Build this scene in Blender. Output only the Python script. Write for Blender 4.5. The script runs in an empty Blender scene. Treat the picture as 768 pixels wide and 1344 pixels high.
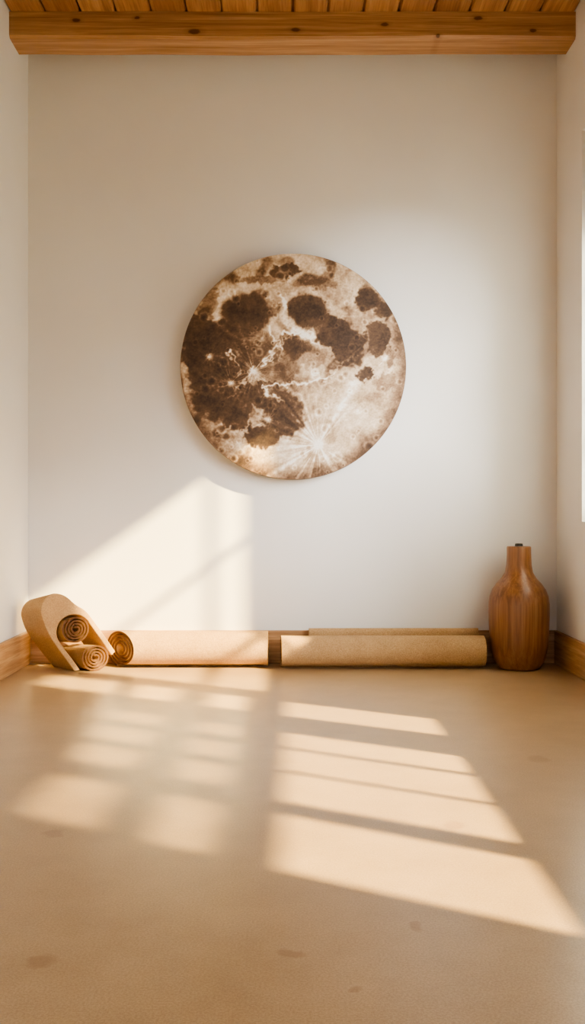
import bpy, bmesh, math, random
from mathutils import Vector, noise
random.seed(4)
scn = bpy.context.scene
COL = scn.collection
HW = 1.388; YB = 5.0; ZC = 3.243; YR = -1.6; H = 0.792
PI = math.pi
try: scn.view_settings.look = 'AgX - Medium High Contrast'
except Exception: pass

def lin(c):
    out = []
    for v in c:
        v = v / 255.0
        out.append(v / 12.92 if v <= 0.04045 else ((v + 0.055) / 1.055) ** 2.4)
    return (out[0], out[1], out[2], 1.0)

# ------------------------------------------------------------------ materials
class NT:
    def __init__(s, name):
        s.m = bpy.data.materials.new(name); s.m.use_nodes = True
        s.t = s.m.node_tree; s.n = s.t.nodes; s.l = s.t.links
        s.b = s.n['Principled BSDF']
    def new(s, typ, **kw):
        n = s.n.new(typ)
        for k, v in kw.items():
            if hasattr(n, k): setattr(n, k, v)
            else: n.inputs[k].default_value = v
        return n
    def link(s, a, b): s.l.new(a, b)
    def coord(s, scale=(1, 1, 1), rot=(0, 0, 0)):
        tc = s.new('ShaderNodeTexCoord'); mp = s.new('ShaderNodeMapping')
        mp.inputs['Scale'].default_value = scale; mp.inputs['Rotation'].default_value = rot
        s.link(tc.outputs['Object'], mp.inputs['Vector']); return mp.outputs['Vector']
    def noise(s, vec, scale, detail=4, rough=0.55, dist=0.0):
        n = s.new('ShaderNodeTexNoise'); n.inputs['Scale'].default_value = scale
        n.inputs['Detail'].default_value = detail; n.inputs['Roughness'].default_value = rough
        n.inputs['Distortion'].default_value = dist
        s.link(vec, n.inputs['Vector']); return n.outputs['Fac']
    def ramp(s, fac, stops):
        r = s.new('ShaderNodeValToRGB'); e = r.color_ramp.elements
        while len(e) < len(stops): e.new(0.5)
        for i, (p, c) in enumerate(stops):
            e[i].position = p; e[i].color = c if len(c) == 4 else (*c, 1)
        s.link(fac, r.inputs['Fac']); return r.outputs['Color']
    def mix(s, fac, a, b, mode='MIX'):
        n = s.new('ShaderNodeMix', data_type='RGBA', blend_type=mode)
        if isinstance(fac, float): n.inputs[0].default_value = fac
        else: s.link(fac, n.inputs[0])
        for v, i in ((a, 6), (b, 7)):
            if isinstance(v, tuple): n.inputs[i].default_value = v
            else: s.link(v, n.inputs[i])
        return n.outputs[2]
    def bump(s, h, strength, dist=0.01):
        b = s.new('ShaderNodeBump'); b.inputs['Strength'].default_value = strength
        b.inputs['Distance'].default_value = dist
        s.link(h, b.inputs['Height']); s.link(b.outputs['Normal'], s.b.inputs['Normal'])
    def color(s, c):
        if isinstance(c, tuple): s.b.inputs['Base Color'].default_value = c
        else: s.link(c, s.b.inputs['Base Color'])
    def rough(s, r): s.b.inputs['Roughness'].default_value = r
    def spots(s, spots, wob, nscale, inner=0.8, outer=1.1):
        """mask of noisy ellipses: (centre vec, inverse radii vec)"""
        geo = s.new('ShaderNodeTexCoord')
        nd = s.new('ShaderNodeTexNoise'); nd.inputs['Scale'].default_value = nscale; nd.inputs['Detail'].default_value = 4
        s.link(geo.outputs['Object'], nd.inputs['Vector'])
        off = s.new('ShaderNodeVectorMath', operation='MULTIPLY_ADD')
        s.link(nd.outputs['Color'], off.inputs[0]); off.inputs[1].default_value = wob; s.link(geo.outputs['Object'], off.inputs[2])
        acc = None
        for c, inv in spots:
            sb = s.new('ShaderNodeVectorMath', operation='SUBTRACT'); s.link(off.outputs[0], sb.inputs[0]); sb.inputs[1].default_value = tuple(c[i] + wob[i] / 2 for i in range(3))
            ml = s.new('ShaderNodeVectorMath', operation='MULTIPLY'); s.link(sb.outputs[0], ml.inputs[0]); ml.inputs[1].default_value = inv
            ln = s.new('ShaderNodeVectorMath', operation='LENGTH'); s.link(ml.outputs[0], ln.inputs[0])
            mr = s.new('ShaderNodeMapRange'); mr.inputs['From Min'].default_value = outer; mr.inputs['From Max'].default_value = inner
            s.link(ln.outputs['Value'], mr.inputs['Value'])
            if acc is None: acc = mr.outputs[0]
            else:
                mx = s.new('ShaderNodeMath', operation='MAXIMUM'); s.link(acc, mx.inputs[0]); s.link(mr.outputs[0], mx.inputs[1]); acc = mx.outputs[0]
        return acc
    def scale(s, sock, f):
        sc = s.new('ShaderNodeMath', operation='MULTIPLY'); s.link(sock, sc.inputs[0]); sc.inputs[1].default_value = f; return sc.outputs[0]

def mat_plaster():
    k = NT('plaster'); v = k.coord()
    n1 = k.noise(v, 1.3, 3); n2 = k.noise(v, 60, 5)
    c = k.ramp(n1, [(0.3, lin((225, 222, 219))), (0.7, lin((231, 229, 226)))])
    k.color(c); k.rough(0.85); k.bump(n2, 0.05, 0.004); return k.m

def mat_floor():
    k = NT('floor_clay'); v = k.coord()
    n1 = k.noise(v, 0.9, 5, 0.6); n2 = k.noise(v, 230, 3, 0.8); n3 = k.noise(v, 5, 9, 0.72)
    c = k.ramp(n1, [(0.3, lin((187, 157, 120))), (0.7, lin((202, 174, 136)))])
    g = k.ramp(n2, [(0.38, (0.75, 0.735, 0.72)), (0.60, (1.0, 1.0, 1.0))])
    c = k.mix(1.0, c, g, 'MULTIPLY')
    g3 = k.ramp(n3, [(0.30, (0.84, 0.825, 0.81)), (0.64, (1.0, 1.0, 1.0))])
    c = k.mix(1.0, c, g3, 'MULTIPLY')
    sp = []
    for (px, py, wx, wy) in [(55, 1260, 24, 10), (72, 1094, 14, 5), (547, 1216, 11, 6), (706, 996, 15, 5), (597, 1083, 16, 5), (382, 1252, 15, 5), (470, 1299, 7, 4)]:
        d = 990.0 / (py - 672); X = (px - 384) * d / 1250; rx = wx * d / 1250; ry = wy * d * d / 990
        sp.append(((X, d, 0), (1 / rx, 1 / ry, 0)))
    acc = k.spots(sp, (0.06, 0.06, 0), 18, 0.65, 1.15)
    c = k.mix(k.scale(acc, 0.32), c, lin((124, 82, 48)))
    k.color(c)
    rr = k.new('ShaderNodeMapRange'); rr.inputs['To Min'].default_value = 0.22; rr.inputs['To Max'].default_value = 0.38
    k.link(n1, rr.inputs['Value']); k.link(rr.outputs[0], k.b.inputs['Roughness'])
    k.bump(n3, 0.012, 0.004); return k.m

def mat_wood(name, dark, mid, light, scale, rough=0.5, planks=None, knots=None, con=0.74):
    k = NT(name); v = k.coord(scale)
    n1 = k.noise(v, 1.0, 8, 0.62, 0.6); n2 = k.noise(v, 4.0, 6, 0.6, 0.2)
    c = k.ramp(n1, [(0.28, lin(dark)), (0.5, lin(mid)), (0.72, lin(light))])
    g = k.ramp(n2, [(0.35, (con, con - .04, con - .08)), (0.6, (1.0, 1.0, 1.0))])
    c = k.mix(1.0, c, g, 'MULTIPLY')
    if knots:
        big = [(p, tuple(a * 0.5 for a in q)) for p, q in knots]
        c = k.mix(k.scale(k.spots(big, (0.03, 0.0, 0.02), 14, 0.3, 1.1), 0.45), c, lin((118, 74, 42)))
        c = k.mix(k.scale(k.spots(knots, (0.012, 0.0, 0.012), 30, 0.7, 1.1), 0.8), c, lin((74, 42, 22)))
    if planks:
        tc = k.new('ShaderNodeTexCoord'); sp = k.new('ShaderNodeSeparateXYZ'); k.link(tc.outputs['Object'], sp.inputs[0])
        ad = k.new('ShaderNodeMath', operation='ADD'); k.link(sp.outputs['X'], ad.inputs[0]); ad.inputs[1].default_value = HW
        dv = k.new('ShaderNodeMath', operation='DIVIDE'); k.link(ad.outputs[0], dv.inputs[0]); dv.inputs[1].default_value = planks
        fl = k.new('ShaderNodeMath', operation='FLOOR'); k.link(dv.outputs[0], fl.inputs[0])
        wn = k.new('ShaderNodeTexWhiteNoise', noise_dimensions='1D'); k.link(fl.outputs[0], wn.inputs['W'])
        pr = k.ramp(wn.outputs['Value'], [(0.0, (0.7, 0.63, 0.57)), (1.0, (1.0, 1.0, 1.0))])
        c = k.mix(1.0, c, pr, 'MULTIPLY')
    k.color(c); k.rough(rough); k.bump(n2, 0.15, 0.003); return k.m

def mat_mat(name, a, b):
    k = NT(name); v = k.coord()
    n1 = k.noise(v, 170, 4, 0.8); n2 = k.noise(v, 14, 4)
    c = k.ramp(n1, [(0.34, lin(a)), (0.62, lin(b))])
    g = k.ramp(n2, [(0.3, (0.88, 0.87, 0.86)), (0.7, (1.0, 1.0, 1.0))])
    k.color(k.mix(1.0, c, g, 'MULTIPLY')); k.rough(0.9); k.bump(n1, 0.5, 0.004); return k.m

def mat_plain(name, c, rough):
    k = NT(name); n = k.noise(k.coord(), 25, 3)
    a = lin(c); k.color(k.ramp(n, [(0.3, tuple(x * 0.9 for x in a[:3]) + (1,)), (0.7, a)])); k.rough(rough); return k.m

def mat_diffuser(name, clear, tint=(1, 1, 1)):
    k = NT(name); out = k.n['Material Output']
    n = k.noise(k.coord(), 40, 2)
    tr = k.new('ShaderNodeBsdfTranslucent'); k.link(k.ramp(n, [(0.3, tuple(.9 * q for q in tint)), (0.7, tuple(.95 * q for q in tint))]), tr.inputs['Color'])
    tp = k.new('ShaderNodeBsdfTransparent'); mx = k.new('ShaderNodeMixShader'); mx.inputs[0].default_value = clear
    k.link(tr.outputs[0], mx.inputs[1]); k.link(tp.outputs[0], mx.inputs[2])
    k.link(mx.outputs[0], out.inputs['Surface']); return k.m

def mat_moon():
    k = NT('moon_print'); at = k.new('ShaderNodeAttribute', attribute_name='print')
    n = k.noise(k.coord(), 130, 4, 0.7)
    g = k.ramp(n, [(0.3, (0.84, 0.82, 0.80)), (0.65, (1.0, 1.0, 1.0))])
    k.color(k.mix(1.0, at.outputs['Color'], g, 'MULTIPLY')); k.rough(0.75); return k.m

KN = [(((px - 384) / 268, 4.664, z), (1 / rx, 0, 1 / rz)) for px, z, rx, rz in [(255, 3.145, .03, .014), (100, 3.20, .022, .01), (388, 3.155, .025, .011), (505, 3.18, .021, .01), (628, 3.21, .022, .01), (575, 3.125, .012, .008), (180, 3.21, .014, .008), (700, 3.15, .016, .009)]]
M = dict(
    plaster=mat_plaster(), floor=mat_floor(),
    beam=mat_wood('beam_wood', (144, 103, 70), (175, 133, 96), (198, 160, 122), (1.3, 34, 56), 0.52, knots=KN, con=.8),
    ceil=mat_wood('ceiling_wood', (144, 99, 65), (177, 130, 91), (197, 155, 113), (30, 1.1, 30), 0.52, 0.1735),
    base=mat_wood('baseboard_wood', (158, 115, 76), (186, 145, 102), (208, 171, 128), (1.6, 1.6, 34), 0.5),
    vase=mat_wood('vase_wood', (112, 71, 43), (144, 99, 64), (168, 122, 83), (38, 38, 0.6), 0.34, con=.76),
    matt=mat_mat('tan_mat', (168, 132, 91), (204, 169, 123)),
    matd=mat_mat('brown_mat', (154, 118, 80), (188, 152, 108)),
    edge=mat_mat('mat_cut_edge', (78, 50, 30), (116, 80, 52)),
    black=mat_plain('black_stopper', (28, 24, 22), 0.4),
    backing=mat_plain('panel_edge', (110, 82, 58), 0.6),
    white=mat_plain('white_frame', (238, 236, 232), 0.5),
    diffuser=mat_diffuser('sun_diffuser', 0.0, (.76, .87, 1)), dimmer=mat_diffuser('sun_dimmer', 0.45), moon=mat_moon(),  # first two: invented window sheets that soften and dim incoming sun
    earth=mat_plain('outdoor_earth', (84, 84, 70), 0.9),
)

# ------------------------------------------------------------------ mesh helpers
def obj(name, bm, mat, parent=None, smooth=False, bevel=0.0, angle=40, mat2=None):
    me = bpy.data.meshes.new(name); bmesh.ops.recalc_face_normals(bm, faces=bm.faces[:]); bm.to_mesh(me); bm.free()
    me.materials.append(M[mat])
    if mat2: me.materials.append(M[mat2])
    o = bpy.data.objects.new(name, me); COL.objects.link(o)
    if parent: o.parent = parent
    if smooth:
        for p in me.polygons: p.use_smooth = True
        try: me.set_sharp_from_angle(angle=math.radians(angle))
        except Exception: pass
    if bevel:
        b = o.modifiers.new('bevel', 'BEVEL'); b.width = bevel; b.segments = 3; b.limit_method = 'ANGLE'; b.angle_limit = math.radians(40)
    return o
def box(bm, x0, x1, y0, y1, z0, z1):
    v = [bm.verts.new(p) for p in [(x0,y0,z0),(x1,y0,z0),(x1,y1,z0),(x0,y1,z0),(x0,y0,z1),(x1,y0,z1),(x1,y1,z1),(x0,y1,z1)]]
    for f in [(0,3,2,1),(4,5,6,7),(0,1,5,4),(1,2,6,5),(2,3,7,6),(3,0,4,7)]: bm.faces.new([v[i] for i in f])
def struct(o): o['kind'] = 'structure'; return o
def tag(o, label, cat, group=None):
    o['label'] = label; o['category'] = cat
    if group: o['group'] = group
    return o
def empty(name, loc, label, cat, group=None):
    o = bpy.data.objects.new(name, None); COL.objects.link(o); o.location = loc; o.empty_display_size = 0.1
    return tag(o, label, cat, group)
def boxobj(name, dims, mat, parent=None, bevel=0.0):
    bm = bmesh.new(); box(bm, *dims); return obj(name, bm, mat, parent, bevel=bevel)

# ------------------------------------------------------------------ room
WT = 0.12
struct(boxobj('floor', (-HW - 0.2, HW + 0.2, YR, YB + 0.2, -0.1, 0), 'floor'))
struct(boxobj('wall_back', (-HW - 0.2, HW + 0.2, YB, YB + 0.15, 0, ZC + 0.1), 'plaster'))
struct(boxobj('wall_left', (-HW - 0.15, -HW, YR, YB, 0, ZC + 0.1), 'plaster'))

WINS = [  # y0, y1, z0, z1 of the openings in the right wall
    (1.219, 2.596, 0.612, 1.60),
    (2.816, 3.15, 0.612, 1.92),
    (3.26, 4.566, 0.745, 2.62)]
def wall_with_holes(x0, x1, ya, yb, za, zb, holes):
    ys = sorted({ya, yb, *[h[0] for h in holes], *[h[1] for h in holes]})
    zs = sorted({za, zb, *[h[2] for h in holes], *[h[3] for h in holes]})
    def solid(i, j):
        if i < 0 or j < 0 or i >= len(ys) - 1 or j >= len(zs) - 1: return False
        cy = (ys[i] + ys[i+1]) / 2; cz = (zs[j] + zs[j+1]) / 2
        return not any(h[0] < cy < h[1] and h[2] < cz < h[3] for h in holes)
    bm = bmesh.new(); cache = {}
    def V(x, y, z):
        k = (round(x, 5), round(y, 5), round(z, 5))
        if k not in cache: cache[k] = bm.verts.new(k)
        return cache[k]
    for i in range(len(ys) - 1):
        for j in range(len(zs) - 1):
            if not solid(i, j): continue
            y0, y1, z0, z1 = ys[i], ys[i+1], zs[j], zs[j+1]
            bm.faces.new([V(x0,y0,z0), V(x0,y1,z0), V(x0,y1,z1), V(x0,y0,z1)])
            bm.faces.new([V(x1,y0,z0), V(x1,y0,z1), V(x1,y1,z1), V(x1,y1,z0)])
            for (di, dj, a, b) in [(-1,0,(y0,z0),(y0,z1)), (1,0,(y1,z0),(y1,z1)), (0,-1,(y0,z0),(y1,z0)), (0,1,(y0,z1),(y1,z1))]:
                if not solid(i + di, j + dj):
                    bm.faces.new([V(x0,*a), V(x0,*b), V(x1,*b), V(x1,*a)])
    return bm
struct(obj('wall_right', wall_with_holes(HW, HW + WT, YR, YB, 0, ZC + 0.1, WINS), 'plaster'))
# rear wall behind the viewpoint; its opening is added to let in fill light
DW, DH = 0.6, 2.1
bm = bmesh.new()
box(bm, -HW - 0.15, -DW, YR - 0.12, YR, 0, ZC + 0.1); box(bm, DW, HW + WT, YR - 0.12, YR, 0, ZC + 0.1); box(bm, -DW, DW, YR - 0.12, YR, DH, ZC + 0.1)
struct(obj('wall_rear', bm, 'plaster'))

# windows: bars at plane X = HW + WT/2
XP = HW + WT / 2
def window(n, hole, vbars, hbars, diffuser, dimmer=(), extra=(), light_block=()):
    y0, y1, z0, z1 = hole; bm = bmesh.new()
    for (a, b) in vbars: box(bm, XP - 0.015, XP + 0.015, a, b, z0, z1)
    for (a, b) in hbars: box(bm, XP - 0.014, XP + 0.014, y0, y1, a, b)
    for (a, b, c, d) in extra: box(bm, XP - 0.012, XP + 0.012, a, b, c, d)
    w = struct(obj('window_%d' % n, bm, 'white'))
    for lst, nm, mt in ((diffuser, 'sun_diffuser_pane', 'diffuser'), (dimmer, 'sun_dimmer_pane', 'dimmer')):
        for (a, b, c, d) in lst:
            bm = bmesh.new(); bm.faces.new([bm.verts.new((XP + 0.002, *p)) for p in ((a, c), (b, c), (b, d), (a, d))]); obj(nm, bm, mt, w)
    for (a, b, c, d) in light_block: boxobj('light_block', (XP, XP + 0.006, a, b, c, d), 'white', w)  # opaque panels added to keep window glow off the upper wall
window(1, WINS[0], [(1.219, 1.235), (1.646, 1.746), (2.05, 2.062), (2.335, 2.352), (2.58, 2.596)],
       [(0.612, 0.63), (1.07, 1.175), (1.305, 1.395), (1.5624, 1.60)], [], [(1.235, 2.58, 1.17, 1.31), (1.235, 2.58, 1.39, 1.5624)],
       extra=[(1.63, 1.80, 1.17, 1.57), (2.02, 2.10, 1.17, 1.57), (2.30, 2.39, 1.17, 1.57)])
window(2, WINS[1], [(2.816, 2.83), (3.136, 3.15)], [(0.612, 0.63), (1.07, 1.175), (1.305, 1.395), (1.5624, 1.606), (1.9, 1.92)], [], [])
window(3, WINS[2], [(3.26, 3.29), (3.90, 3.92), (4.02, 4.06), (4.54, 4.566)],
       [(0.745, 0.77), (1.09, 1.13), (1.318, 1.345), (1.85, 1.872), (2.35, 2.4), (2.595, 2.62)],
       [(3.29, 4.02, 0.77, 1.09), (4.06, 4.54, 0.77, 2.1)], light_block=[(3.29, 4.54, 2.39, 2.6), (4.05, 4.545, 2.1, 2.39)])

# ceiling planks
bm = bmesh.new(); pw = 0.1735; npl = 16
for i in range(npl):
    x0 = -HW + i * pw; x1 = x0 + pw; c = 0.010
    pts = [(x0 + 0.003, ZC + 0.02), (x0 + 0.003, ZC + c), (x0 + c, ZC), (x1 - c, ZC), (x1 - 0.003, ZC + c), (x1 - 0.003, ZC + 0.02)]
    a = [bm.verts.new((p[0], YR, p[1])) for p in pts]; b = [bm.verts.new((p[0], YB, p[1])) for p in pts]
    for q in range(6):
        r = (q + 1) % 6; bm.faces.new([a[q], a[r], b[r], b[q]])
    bm.faces.new(a); bm.faces.new(b[::-1])
box(bm, -HW - 0.15, HW + WT, YR, YB + 0.15, ZC + 0.021, ZC + 0.12)
struct(obj('ceiling', bm, 'ceil'))

# baseboards
BH = 0.172; BT = 0.02
struct(boxobj('baseboard_back', (-HW, HW, YB - BT, YB, 0, BH), 'base', bevel=0.004))
struct(boxobj('baseboard_left', (-HW, -HW + BT, YR, YB - BT, 0, BH), 'base', bevel=0.004))
struct(boxobj('baseboard_right', (HW - BT, HW, YR, YB - BT, 0, BH), 'base', bevel=0.004))
struct(boxobj('ground', (-30, 40, -30, 30, -0.3, -0.12), 'earth'))

# beam
bm = bmesh.new()
N = 60; ya, yb, za, zb = 4.664, 4.845, 3.113, ZC
rings = []
for i in range(N + 1):
    x = -HW + 2 * HW * i / N
    def j(s): return 0.006 * noise.noise((x * 2.2, s * 7.3, 0.4)) 
    c = 0.012
    prof = [(ya + j(1), zb), (ya + j(1), za + c + j(2)), (ya + c, za + j(2)), (yb - c, za + j(3)), (yb + j(4), za + c + j(3)), (yb + j(4), zb)]
    rings.append([bm.verts.new((x, p[0], p[1])) for p in prof])
for i in range(N):
    for q in range(6):
        r = (q + 1) % 6; bm.faces.new([rings[i][q], rings[i+1][q], rings[i+1][r], rings[i][r]])
bm.faces.new(rings[0]); bm.faces.new(rings[-1][::-1])
tag(obj('ceiling_beam', bm, 'beam', smooth=True, angle=25), 'rough brown timber beam running across the room under the plank ceiling', 'beam')

# ------------------------------------------------------------------ rolled mats
def spiral_bm(R, th, L, turns, tail, slantL=0.0, gap=0.0022, seg=40, axial=10):
    """roll along +x from 0..L, centre at origin, spiral in yz plane; end faces may slant with y."""
    pitch = th + gap
    r0 = R - th / 2; nseg = int(turns * seg)
    cen = []
    for i in range(nseg + 1):
        a = tail + 2 * PI * i / seg
        # outer turn lies tight, inner turns open up
        f = i / seg
        r = r0 - (pitch * f if f > 1 else (th + 0.0015) * f + (pitch - th - 0.0015) * f * f)
        r *= 1 + 0.012 * math.sin(2 * a + 0.6) + 0.012 * noise.noise((math.cos(a) * 1.5, math.sin(a) * 1.5, i / seg))
        cen.append((r * math.cos(a), r * math.sin(a)))
    pts_o, pts_i = [], []
    for i in range(nseg + 1):
        p = Vector(cen[max(i - 1, 0)]); q = Vector(cen[min(i + 1, nseg)]); t = (q - p).normalized()
        n = Vector((t.y, -t.x)); c = Vector(cen[i])
        if n.dot(c) < 0: n = -n
        pts_o.append(c + n * th / 2); pts_i.append(c - n * th / 2)
    loop = pts_o + pts_i[::-1]
    bm = bmesh.new(); rings = []
    for k in range(axial + 1):
        f = k / axial; ring = []
        for p in loop:
            xs = slantL * (-p.x)        # p.x is world y
            x = xs * (1 - f) + f * L
            w = 1 + 0.02 * noise.noise((x * 5, p.x * 9, p.y * 9))
            ring.append(bm.verts.new((x, p.x * w, p.y * w)))
        rings.append(ring)
    n = len(loop)
    for k in range(axial):
        for i in range(n):
            j = (i + 1) % n; bm.faces.new([rings[k][i], rings[k][j], rings[k+1][j], rings[k+1][i]])
    for ring in (rings[0], rings[-1]):
        for i in range(nseg):
            f = bm.faces.new([ring[i], ring[i+1], ring[n-2-i], ring[n-1-i]]); f.material_index = 1
    return bm
def lower(bm):
    z = min(v.co.z for v in bm.verts)
    for v in bm.verts: v.co.z -= z
    return bm

G = 'rolled and folded tan exercise mats along the back wall'
R = 0.096
bm = lower(spiral_bm(R, 0.0105, 0.755, 3.9, -1.3, slantL=0.95, gap=0.0072, axial=14))
o = obj('rolled_mat', bm, 'matt', smooth=True, angle=35, mat2='edge'); o.location = (-0.880, YB - BT - R - 0.008, 0)
tag(o, 'rolled tan mat with spiral end, between the leaning folded mat and the baseboard gap', 'rolled mat', G)
R2 = 0.087
bm = lower(spiral_bm(R2, 0.0115, 1.03, 4, -1.3, slantL=0.06, gap=0.005, axial=18))
o = obj('rolled_mat', bm, 'matt', smooth=True, angle=35, mat2='edge'); o.location = (-0.058, YB - BT - 0.05 - R2 - 0.006, 0)
tag(o, 'longest rolled tan mat, lying next to the wooden vase', 'rolled mat', G)

def ribbon(pts, th):
    n = len(pts); L, Rr = [], []
    for i in range(n):
        p = Vector(pts[max(i-1, 0)]); q = Vector(pts[min(i+1, n-1)]); t = (q - p).normalized(); nn = Vector((-t.y, t.x)); c = Vector(pts[i])
        L.append(c + nn * th / 2); Rr.append(c - nn * th / 2)
    return L, Rr
def extrude_ribbon(L, Rr, place, depth, seg=4, bm=None):
    bm = bm or bmesh.new(); loop = L + Rr[::-1]; n = len(loop); m = len(L); rings = []
    for k in range(seg + 1):
        rings.append([bm.verts.new(place(p.x, p.y, depth * k / seg)) for p in loop])
    for k in range(seg):
        for i in range(n):
            j = (i + 1) % n; bm.faces.new([rings[k][i], rings[k][j], rings[k+1][j], rings[k+1][i]])
    for ring in (rings[0], rings[-1]):
        for i in range(m - 1): bm.faces.new([ring[i], ring[i+1], ring[n-2-i], ring[n-1-i]])
    return bm
def smooth_line(pts, it=3):
    for _ in range(it):
        q = [pts[0]]
        for i in range(len(pts) - 1):
            a, b = Vector(pts[i]), Vector(pts[i+1]); q += [tuple(a * 0.75 + b * 0.25), tuple(a * 0.25 + b * 0.75)]
        q.append(pts[-1]); pts = q
    return pts
def resample(pts, n):
    P = [Vector(p) for p in pts]; acc = [0.0]
    for a, b in zip(P, P[1:]): acc.append(acc[-1] + (b - a).length)
    out = []; k = 0
    for i in range(n):
        s = acc[-1] * i / (n - 1)
        while k < len(P) - 2 and acc[k+1] < s: k += 1
        f = (s - acc[k]) / max(acc[k+1] - acc[k], 1e-9); out.append(P[k].lerp(P[k+1], min(max(f, 0), 1)))
    return out

# folded mat standing behind the right roll
ln = [(YB - BT - 0.012, 0.0), (YB - BT - 0.012, 0.15)]
for i in range(9):
    a = PI * i / 8; ln.append((YB - BT - 0.0235 + 0.0115 * math.cos(a), 0.168 + 0.0115 * math.sin(a)))
ln += [(YB - BT - 0.035, 0.15), (YB - BT - 0.035, 0.0)]
Lp, Rp = ribbon(ln, 0.017)
bm = extrude_ribbon(Lp, Rp, lambda a, b, d: (0.085 + d, a, b), 0.88, 12)
o = obj('folded_mat', bm, 'matt', smooth=True, angle=35)
tag(o, 'folded tan mat standing on edge between the longest roll and the baseboard', 'folded mat', G)

# bundle at left: padded folded mat leaning round two small rolls (axis u, end faces along e)
TU = math.radians(44); TE = math.radians(24)
ux, uy = math.sin(TU), -math.cos(TU); ex, ey = math.cos(TE), math.sin(TE)
LEN = 0.205; FX, FY = -1.000, 4.765
KB = 0.10
rs = 0.074
C2 = Vector((0.0, rs)); C1 = Vector((-0.093, rs + 0.137)); t = (C2 - C1).normalized(); nl = Vector((-abs(t.y), -abs(t.x))); nr = -nl
def place(a, b, d): return (FX + ex * a - ux * d, FY + ey * a - uy * d, b * (1 - KB * d / LEN))
TK = 0.025
w0 = rs + 0.010; w2 = w0 + TK
T = C1 - t * 0.145; rt = 0.080
outer = [tuple(C2 + nl * w2 + t * 0.0), tuple(C2 + nl * w2 - t * 0.06), tuple(C1 + nl * w2), tuple(C1 + nl * w2 * .97 - t * 0.075), tuple(T + nl * rt * 1.08), tuple(T + nl * rt * .9 - t * rt * .5), tuple(T + nl * rt * .35 - t * rt * .95), tuple(T + nr * rt * .3 - t * rt * .95), tuple(T + nr * rt * .85 - t * rt * .4),
        tuple(T + nr * rt * 1.0 + t * .04), tuple(C1 + nr * w2 * .95 - t * 0.06), tuple(C1 + nr * w2 * .99), tuple(C2 + nr * w2 - t * 0.06), tuple(C2 + nr * w2 + t * 0.045)]
inner = [tuple(C2 + nl * w0 + t * 0.012)] + [tuple(C1 + nl * w0 * math.cos(a) - t * w0 * math.sin(a)) for a in [PI * i / 24 for i in range(25)]] + [tuple(C2 + nr * w0 + t * 0.05)]
NP = 84
O_ = resample(smooth_line(outer, 4), NP); I_ = resample(inner, NP)
bm = extrude_ribbon(O_, I_, place, LEN, 8)
for v in bm.verts:
    v.co.y += 0.003 * noise.noise(v.co * 10); v.co.x += 0.003 * noise.noise(v.co * 10 + Vector((5, 0, 0)))
lower(bm)
o = obj('folded_mat', bm, 'matt', smooth=True, angle=50, bevel=0.0105)
o.modifiers['bevel'].segments = 5
tag(o, 'thick folded tan mat leaning in the left corner, wrapped around two small rolls', 'folded mat', G)
for C, lab in ((C2, 'small rolled mat on the floor inside the leaning folded mat, lower of two spirals'), (C1, 'small rolled mat held above another inside the leaning folded mat, upper of two spirals')):
    bm = spiral_bm(rs - 0.003, 0.0085, LEN, 4, 2.4, axial=4, gap=0.0058)
    for v in bm.verts:
        x, y, z = v.co; v.co = place(y + C.x, z + C.y, x - (0.03 if C is C2 else 0.022))
    if C is C2: lower(bm)
    o = obj('rolled_mat', bm, 'matd', smooth=True, angle=35, mat2='edge')
    tag(o, lab, 'rolled mat', G)

# ------------------------------------------------------------------ vase
VX, VY, VS = 1.148, 4.828, 259.0
root = empty('vase', (VX, VY, 0), 'tall brown turned wood bottle vase with black stopper in the right corner', 'vase')
prof_px = [(0, 875), (23.5, 875), (27, 873.5), (32, 865), (36, 853), (37.8, 842), (38.6, 822), (39.3, 802), (39.2, 790), (37.8, 780), (34.6, 771.5), (29, 763.5), (22.5, 756.5), (18.2, 749), (16.4, 739), (15.8, 726), (15.8, 717), (15.5, 715.4), (14.5, 714.8), (8, 714.8), (0, 714.8)]
bm = bmesh.new(); rings = []; seg = 64
for r, py in prof_px:
    z = (875 - py) / VS; rr = r / VS
    if r == 0: rings.append([bm.verts.new((0, 0, z))])
    else: rings.append([bm.verts.new((rr * math.cos(2 * PI * s / seg), rr * math.sin(2 * PI * s / seg), z)) for s in range(seg)])
for k in range(len(rings) - 1):
    A, B = rings[k], rings[k+1]
    for s in range(seg):
        q = (s + 1) % seg
        if len(A) == 1: bm.faces.new([A[0], B[q], B[s]])
        elif len(B) == 1: bm.faces.new([A[s], A[q], B[0]])
        else: bm.faces.new([A[s], A[q], B[q], B[s]])
obj('body', bm, 'vase', root, smooth=True, angle=32)
bm = bmesh.new(); z0 = (875 - 714.8) / VS
bmesh.ops.create_cone(bm, cap_ends=True, segments=24, radius1=5.5 / VS, radius2=4.8 / VS, depth=0.014)
bmesh.ops.translate(bm, verts=bm.verts[:], vec=(0, 0, z0 + 0.007))
obj('stopper', bm, 'black', root, smooth=True, bevel=0.002)

# ------------------------------------------------------------------ moon
OFF = 0.075
MX, MZ, MR = 0.004, H + (672 - 481) / 253.8, 148 / 254.0
root = empty('wall_art', (MX, YB, MZ), 'large round sepia full moon print hung on the back wall', 'wall art')
def sstep(a, b, x):
    t = max(0, min(1, (x - a) / (b - a))); return t * t * (3 - 2 * t)
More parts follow.
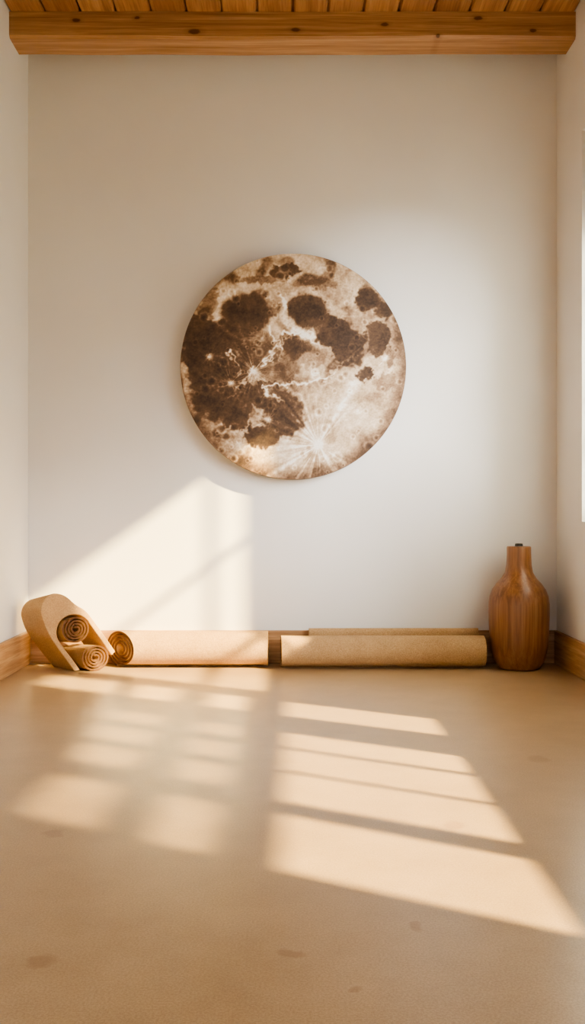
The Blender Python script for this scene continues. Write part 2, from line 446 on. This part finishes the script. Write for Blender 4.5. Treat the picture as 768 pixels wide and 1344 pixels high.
# cx, cy, rx, ry, strength
MARIA = [(266, 470, 25, 58, 1.0), (288, 444, 32, 26, 1.0), (290, 515, 40, 38, 1.0), (262, 435, 22, 26, .95), (300, 474, 30, 36, .95),
    (438, 436, 23, 20, 1.0), (458, 454, 19, 26, 1.0), (496, 443, 17, 22, .95), (480, 491, 11, 11, .9), (506, 406, 7, 12, .7), (385, 452, 18, 12, .8), (372, 545, 27, 28, 1.0),
    (343, 573, 22, 15, .95), (350, 518, 28, 18, .92), (376, 357, 20, 9, .8), (345, 366, 34, 6, .45), (513, 470, 8, 14, .5), (328, 465, 34, 34, .66), (365, 480, 28, 32, .5), (310, 545, 26, 16, .88), (272, 398, 12, 20, .45), (420, 372, 26, 6, .35), (505, 500, 14, 10, .3), (410, 470, 20, 14, .28), (300, 575, 24, 7, .3), (356, 404, 14, 10, .4), (422, 422, 14, 10, .8), (300, 425, 16, 14, .8)]
ROUND = [(323, 412, 33, 26, .9), (402, 408, 27, 22.5, .97), (481, 393, 14, 15, .97)]
RAYS = [(333, 487, 55, 1.2, 3), (303, 503, 30, 1.4, 11), (275, 468, 18, 1.3, 17), (418, 584, 135, .95, 23), (397, 442, 22, .9, 31), (352, 551, 20, 1.2, 37), (373, 400, 22, .5, 41), (507, 470, 16, .7, 43), (345, 445, 16, .6, 47), (350, 515, 16, .9, 53), (470, 540, 18, .3, 59)]
LINES = [(350, 507, 428, 499, 1.9, .75), (372, 440, 412, 436, 2.2, .7), (345, 508, 372, 530, 1.8, .75), (300, 465, 318, 490, 1.5, .65), (370, 385, 382, 435, 3, .5), (405, 436, 420, 455, 2, .5), (345, 480, 382, 440, 1.5, .65), (333, 487, 300, 520, 1.6, .5), (355, 430, 372, 470, 1.4, .5), (420, 500, 470, 460, 1.6, .35)]
RAMP = [(0, (55, 40, 30)), (.3, (98, 74, 54)), (.5, (156, 126, 98)), (.7, (206, 181, 150)), (.86, (235, 217, 194)), (1, (253, 248, 240))]
def ramp(t):
    t = max(0, min(1, t))
    for i in range(len(RAMP) - 1):
        a, ca = RAMP[i]; b, cb = RAMP[i+1]
        if t <= b:
            f = (t - a) / (b - a); return lin([ca[q] + (cb[q] - ca[q]) * f for q in range(3)])
    return lin(RAMP[-1][1])
CR = [(random.uniform(245, 525), random.uniform(340, 622), random.choice([2, 2.5, 3, 3.5, 4.5, 6])) for _ in range(150)]
def tone(x, y):
    P = Vector((x, y, 0))
    ax = 7 * noise.noise(P * 0.035) + 6 * noise.noise(P * 0.09 + Vector((9, 0, 0))) + 4.5 * noise.noise(P * 0.2) + 1.6 * noise.noise(P * .4)
    ay = 7 * noise.noise(P * 0.035 + Vector((0, 50, 0))) + 6 * noise.noise(P * 0.09 + Vector((0, 70, 3))) + 4.5 * noise.noise(P * 0.2 + Vector((4, 4, 4))) + 1.6 * noise.noise(P * .4 + Vector((8, 0, 8)))
    wx, wy = x + ax, y + ay
    dark = 0
    for (cx, cy, rx, ry, s) in MARIA:
        d = math.hypot((wx - cx) / rx, (wy - cy) / ry)
        if d < 1.35: dark = max(dark, s * (.72 * sstep(1.14, .88, d) + .28 * sstep(1.34, .6, d)))
    rim = 0; keep = 1
    for (cx, cy, rx, ry, s) in ROUND:
        d = math.hypot((x + ax * .5 - cx) / rx, (y + ay * .5 - cy) / ry)
        g = math.exp(-((d - 1.2) / .11) ** 2); rim = max(rim, .10 * g); keep = min(keep, 1 - .22 * g)
    dark *= keep
    for (cx, cy, rx, ry, s) in ROUND:
        d = math.hypot((x + ax * .5 - cx) / rx, (y + ay * .5 - cy) / ry)
        if d < 1.35: dark = max(dark, s * (.72 * sstep(1.12, .88, d) + .28 * sstep(1.3, .55, d)))
    fb = sum(noise.noise(P * f + Vector((f * 90, 0, 2))) / g for f, g in ((.025, 1.3), (.06, 1.7), (.14, 2.1), (.3, 2.3)))
    rr = math.hypot(x - 385, y - 481) / 148
    lr = sstep(0, 90, (x - 385) * .6 + (y - 481) * .8); ul = sstep(-40, 60, -(x - 385) * .5 - (y - 481) * .85)
    base = .65 + (.24 - .06 * lr) * fb
    base += .08 * lr + .05 * sstep(.6, .85, rr) + .06 * ul * sstep(.82, .95, rr) - (.32 * (1 - ul) + .10) * sstep(.84, 1.0, rr)
    base -= .32 * sstep(.08, .42, noise.noise(P * .045 + Vector((31, 7, 0)))) * (1 - .6 * lr)
    dk = .11 + .13 * noise.noise(P * .05 + Vector((3, 3, 3))) + .11 * noise.noise(P * .17) + .08 * noise.noise(P * .35)
    t = base * (1 - dark) + dk * dark + rim * (1 - .6 * dark)
    for (cx, cy, cr) in CR:
        dx, dy = x - cx, y - cy
        if abs(dx) < 2 * cr and abs(dy) < 2 * cr:
            r = math.hypot(dx, dy) / cr; t += .13 * math.exp(-((r - 1) / .28) ** 2) - .12 * math.exp(-(r / .6) ** 2)
    for (cx, cy, L, s, sd) in RAYS:
        dx, dy = x - cx, y - cy; r = math.hypot(dx, dy)
        if r > L * 2: continue
        a = math.atan2(dy, dx)
        q = abs(noise.noise(Vector((math.cos(a) * 5.2, math.sin(a) * 5.2, sd)))) + .6 * noise.noise(Vector((math.cos(a) * 12, math.sin(a) * 12, sd + 5)))
        brk = .65 + .7 * noise.noise(P * .16 + Vector((sd, 0, 0)))
        t += s * (.95 * brk * max(0, q - .1) * math.exp(-r / (L * .55)) * (1 - sstep(L, L * 2, r)) + .55 * math.exp(-(r / (3 + min(L, 50) * .05)) ** 2))
    for (x0, y0, x1, y1, wd, s) in LINES:
        vx, vy = x1 - x0, y1 - y0; f = max(0, min(1, ((wx - x0) * vx + (wy - y0) * vy) / (vx * vx + vy * vy)))
        d = math.hypot(wx - x0 - f * vx, wy - y0 - f * vy); t += s * math.exp(-(d / wd) ** 2) * (1 - .6 * f)
    t += .08 * noise.noise(P * .5)
    return t
bm = bmesh.new(); lay = bm.verts.layers.float_color.new('print'); n = 360; grid = []
for i in range(n + 1):
    row = []
    for j in range(n + 1):
        a = 2 * i / n - 1; b = 2 * j / n - 1
        if a == 0 and b == 0: r, ph = 0, 0
        elif abs(a) > abs(b): r = a; ph = PI / 4 * (b / a)
        else: r = b; ph = PI / 2 - PI / 4 * (a / b)
        dx, dz = r * math.cos(ph), r * math.sin(ph)
        v = bm.verts.new((dx * MR, -OFF - 0.0005, dz * MR)); v[lay] = ramp(tone(385 + 148 * dx, 481 - 148 * dz)); row.append(v)
    grid.append(row)
for i in range(n):
    for j in range(n): bm.faces.new([grid[i][j], grid[i+1][j], grid[i+1][j+1], grid[i][j+1]])
obj('print', bm, 'moon', root)
bm = bmesh.new(); prof = [(0, -OFF), (MR, -OFF), (MR + 0.002, -OFF + .004), (MR + 0.002, -OFF + .022), (MR - 0.003, -OFF + .025), (0, -OFF + .025)]
rings = []
for r, y in prof:
    rings.append([bm.verts.new((0, y, 0))] if r == 0 else [bm.verts.new((r * math.cos(2 * PI * s / 160), y, r * math.sin(2 * PI * s / 160))) for s in range(160)])
for k in range(len(rings) - 1):
    A, B = rings[k], rings[k+1]
    for s in range(160):
        q = (s + 1) % 160
        if len(A) == 1: bm.faces.new([A[0], B[q], B[s]])
        elif len(B) == 1: bm.faces.new([A[s], A[q], B[0]])
        else: bm.faces.new([A[s], A[q], B[q], B[s]])
obj('panel', bm, 'backing', root, smooth=True)
boxobj('mount', (-0.25, 0.25, -OFF + .025, 0, -0.04, 0.04), 'backing', root)

# ------------------------------------------------------------------ light
def sun(name, d, energy, ang, color):
    sl = bpy.data.lights.new(name, 'SUN'); sl.energy = energy; sl.angle = math.radians(ang); sl.color = color
    so = bpy.data.objects.new(name, sl); COL.objects.link(so); so.rotation_euler = Vector(d).to_track_quat('-Z', 'Y').to_euler(); so.location = (6, -2, 5)
sun('sun', (-1, 0.58, -0.72), 32, 1.65, (1.0, 0.75, 0.33))
sun('bright_sky', (-0.90, 1.30, -0.42), 15, 36, (0.95, 0.97, 1.0))       # broad glow of the bright part of the sky
wd = bpy.data.worlds.new('sky'); scn.world = wd; wd.use_nodes = True
bg = wd.node_tree.nodes['Background']; bg.inputs['Color'].default_value = (0.86, 0.93, 1.0, 1); bg.inputs['Strength'].default_value = 2.4
def portal(cx, cy, cz, sx, sy, direction):
    l = bpy.data.lights.new('portal', 'AREA'); l.shape = 'RECTANGLE'; l.size = sx; l.size_y = sy; l.cycles.is_portal = True
    o = bpy.data.objects.new('portal', l); COL.objects.link(o); o.location = (cx, cy, cz)
    o.rotation_euler = Vector(direction).to_track_quat('-Z', 'Y').to_euler()
for (y0, y1, z0, z1) in WINS: portal(HW + WT + 0.005, (y0 + y1) / 2, (z0 + z1) / 2, y1 - y0, z1 - z0, (-1, 0, 0))
portal(0, YR - 0.13, DH / 2, 2 * DW, DH, (0, 1, 0))

# ------------------------------------------------------------------ camera
cam = bpy.data.cameras.new('camera'); cam.sensor_fit = 'VERTICAL'; cam.sensor_height = 36; cam.lens = 36 * 1250 / 1344; cam.clip_start = 0.05
co = bpy.data.objects.new('camera', cam); COL.objects.link(co); co.location = (0, 0, H); co.rotation_euler = (PI / 2, 0, 0)
scn.camera = co
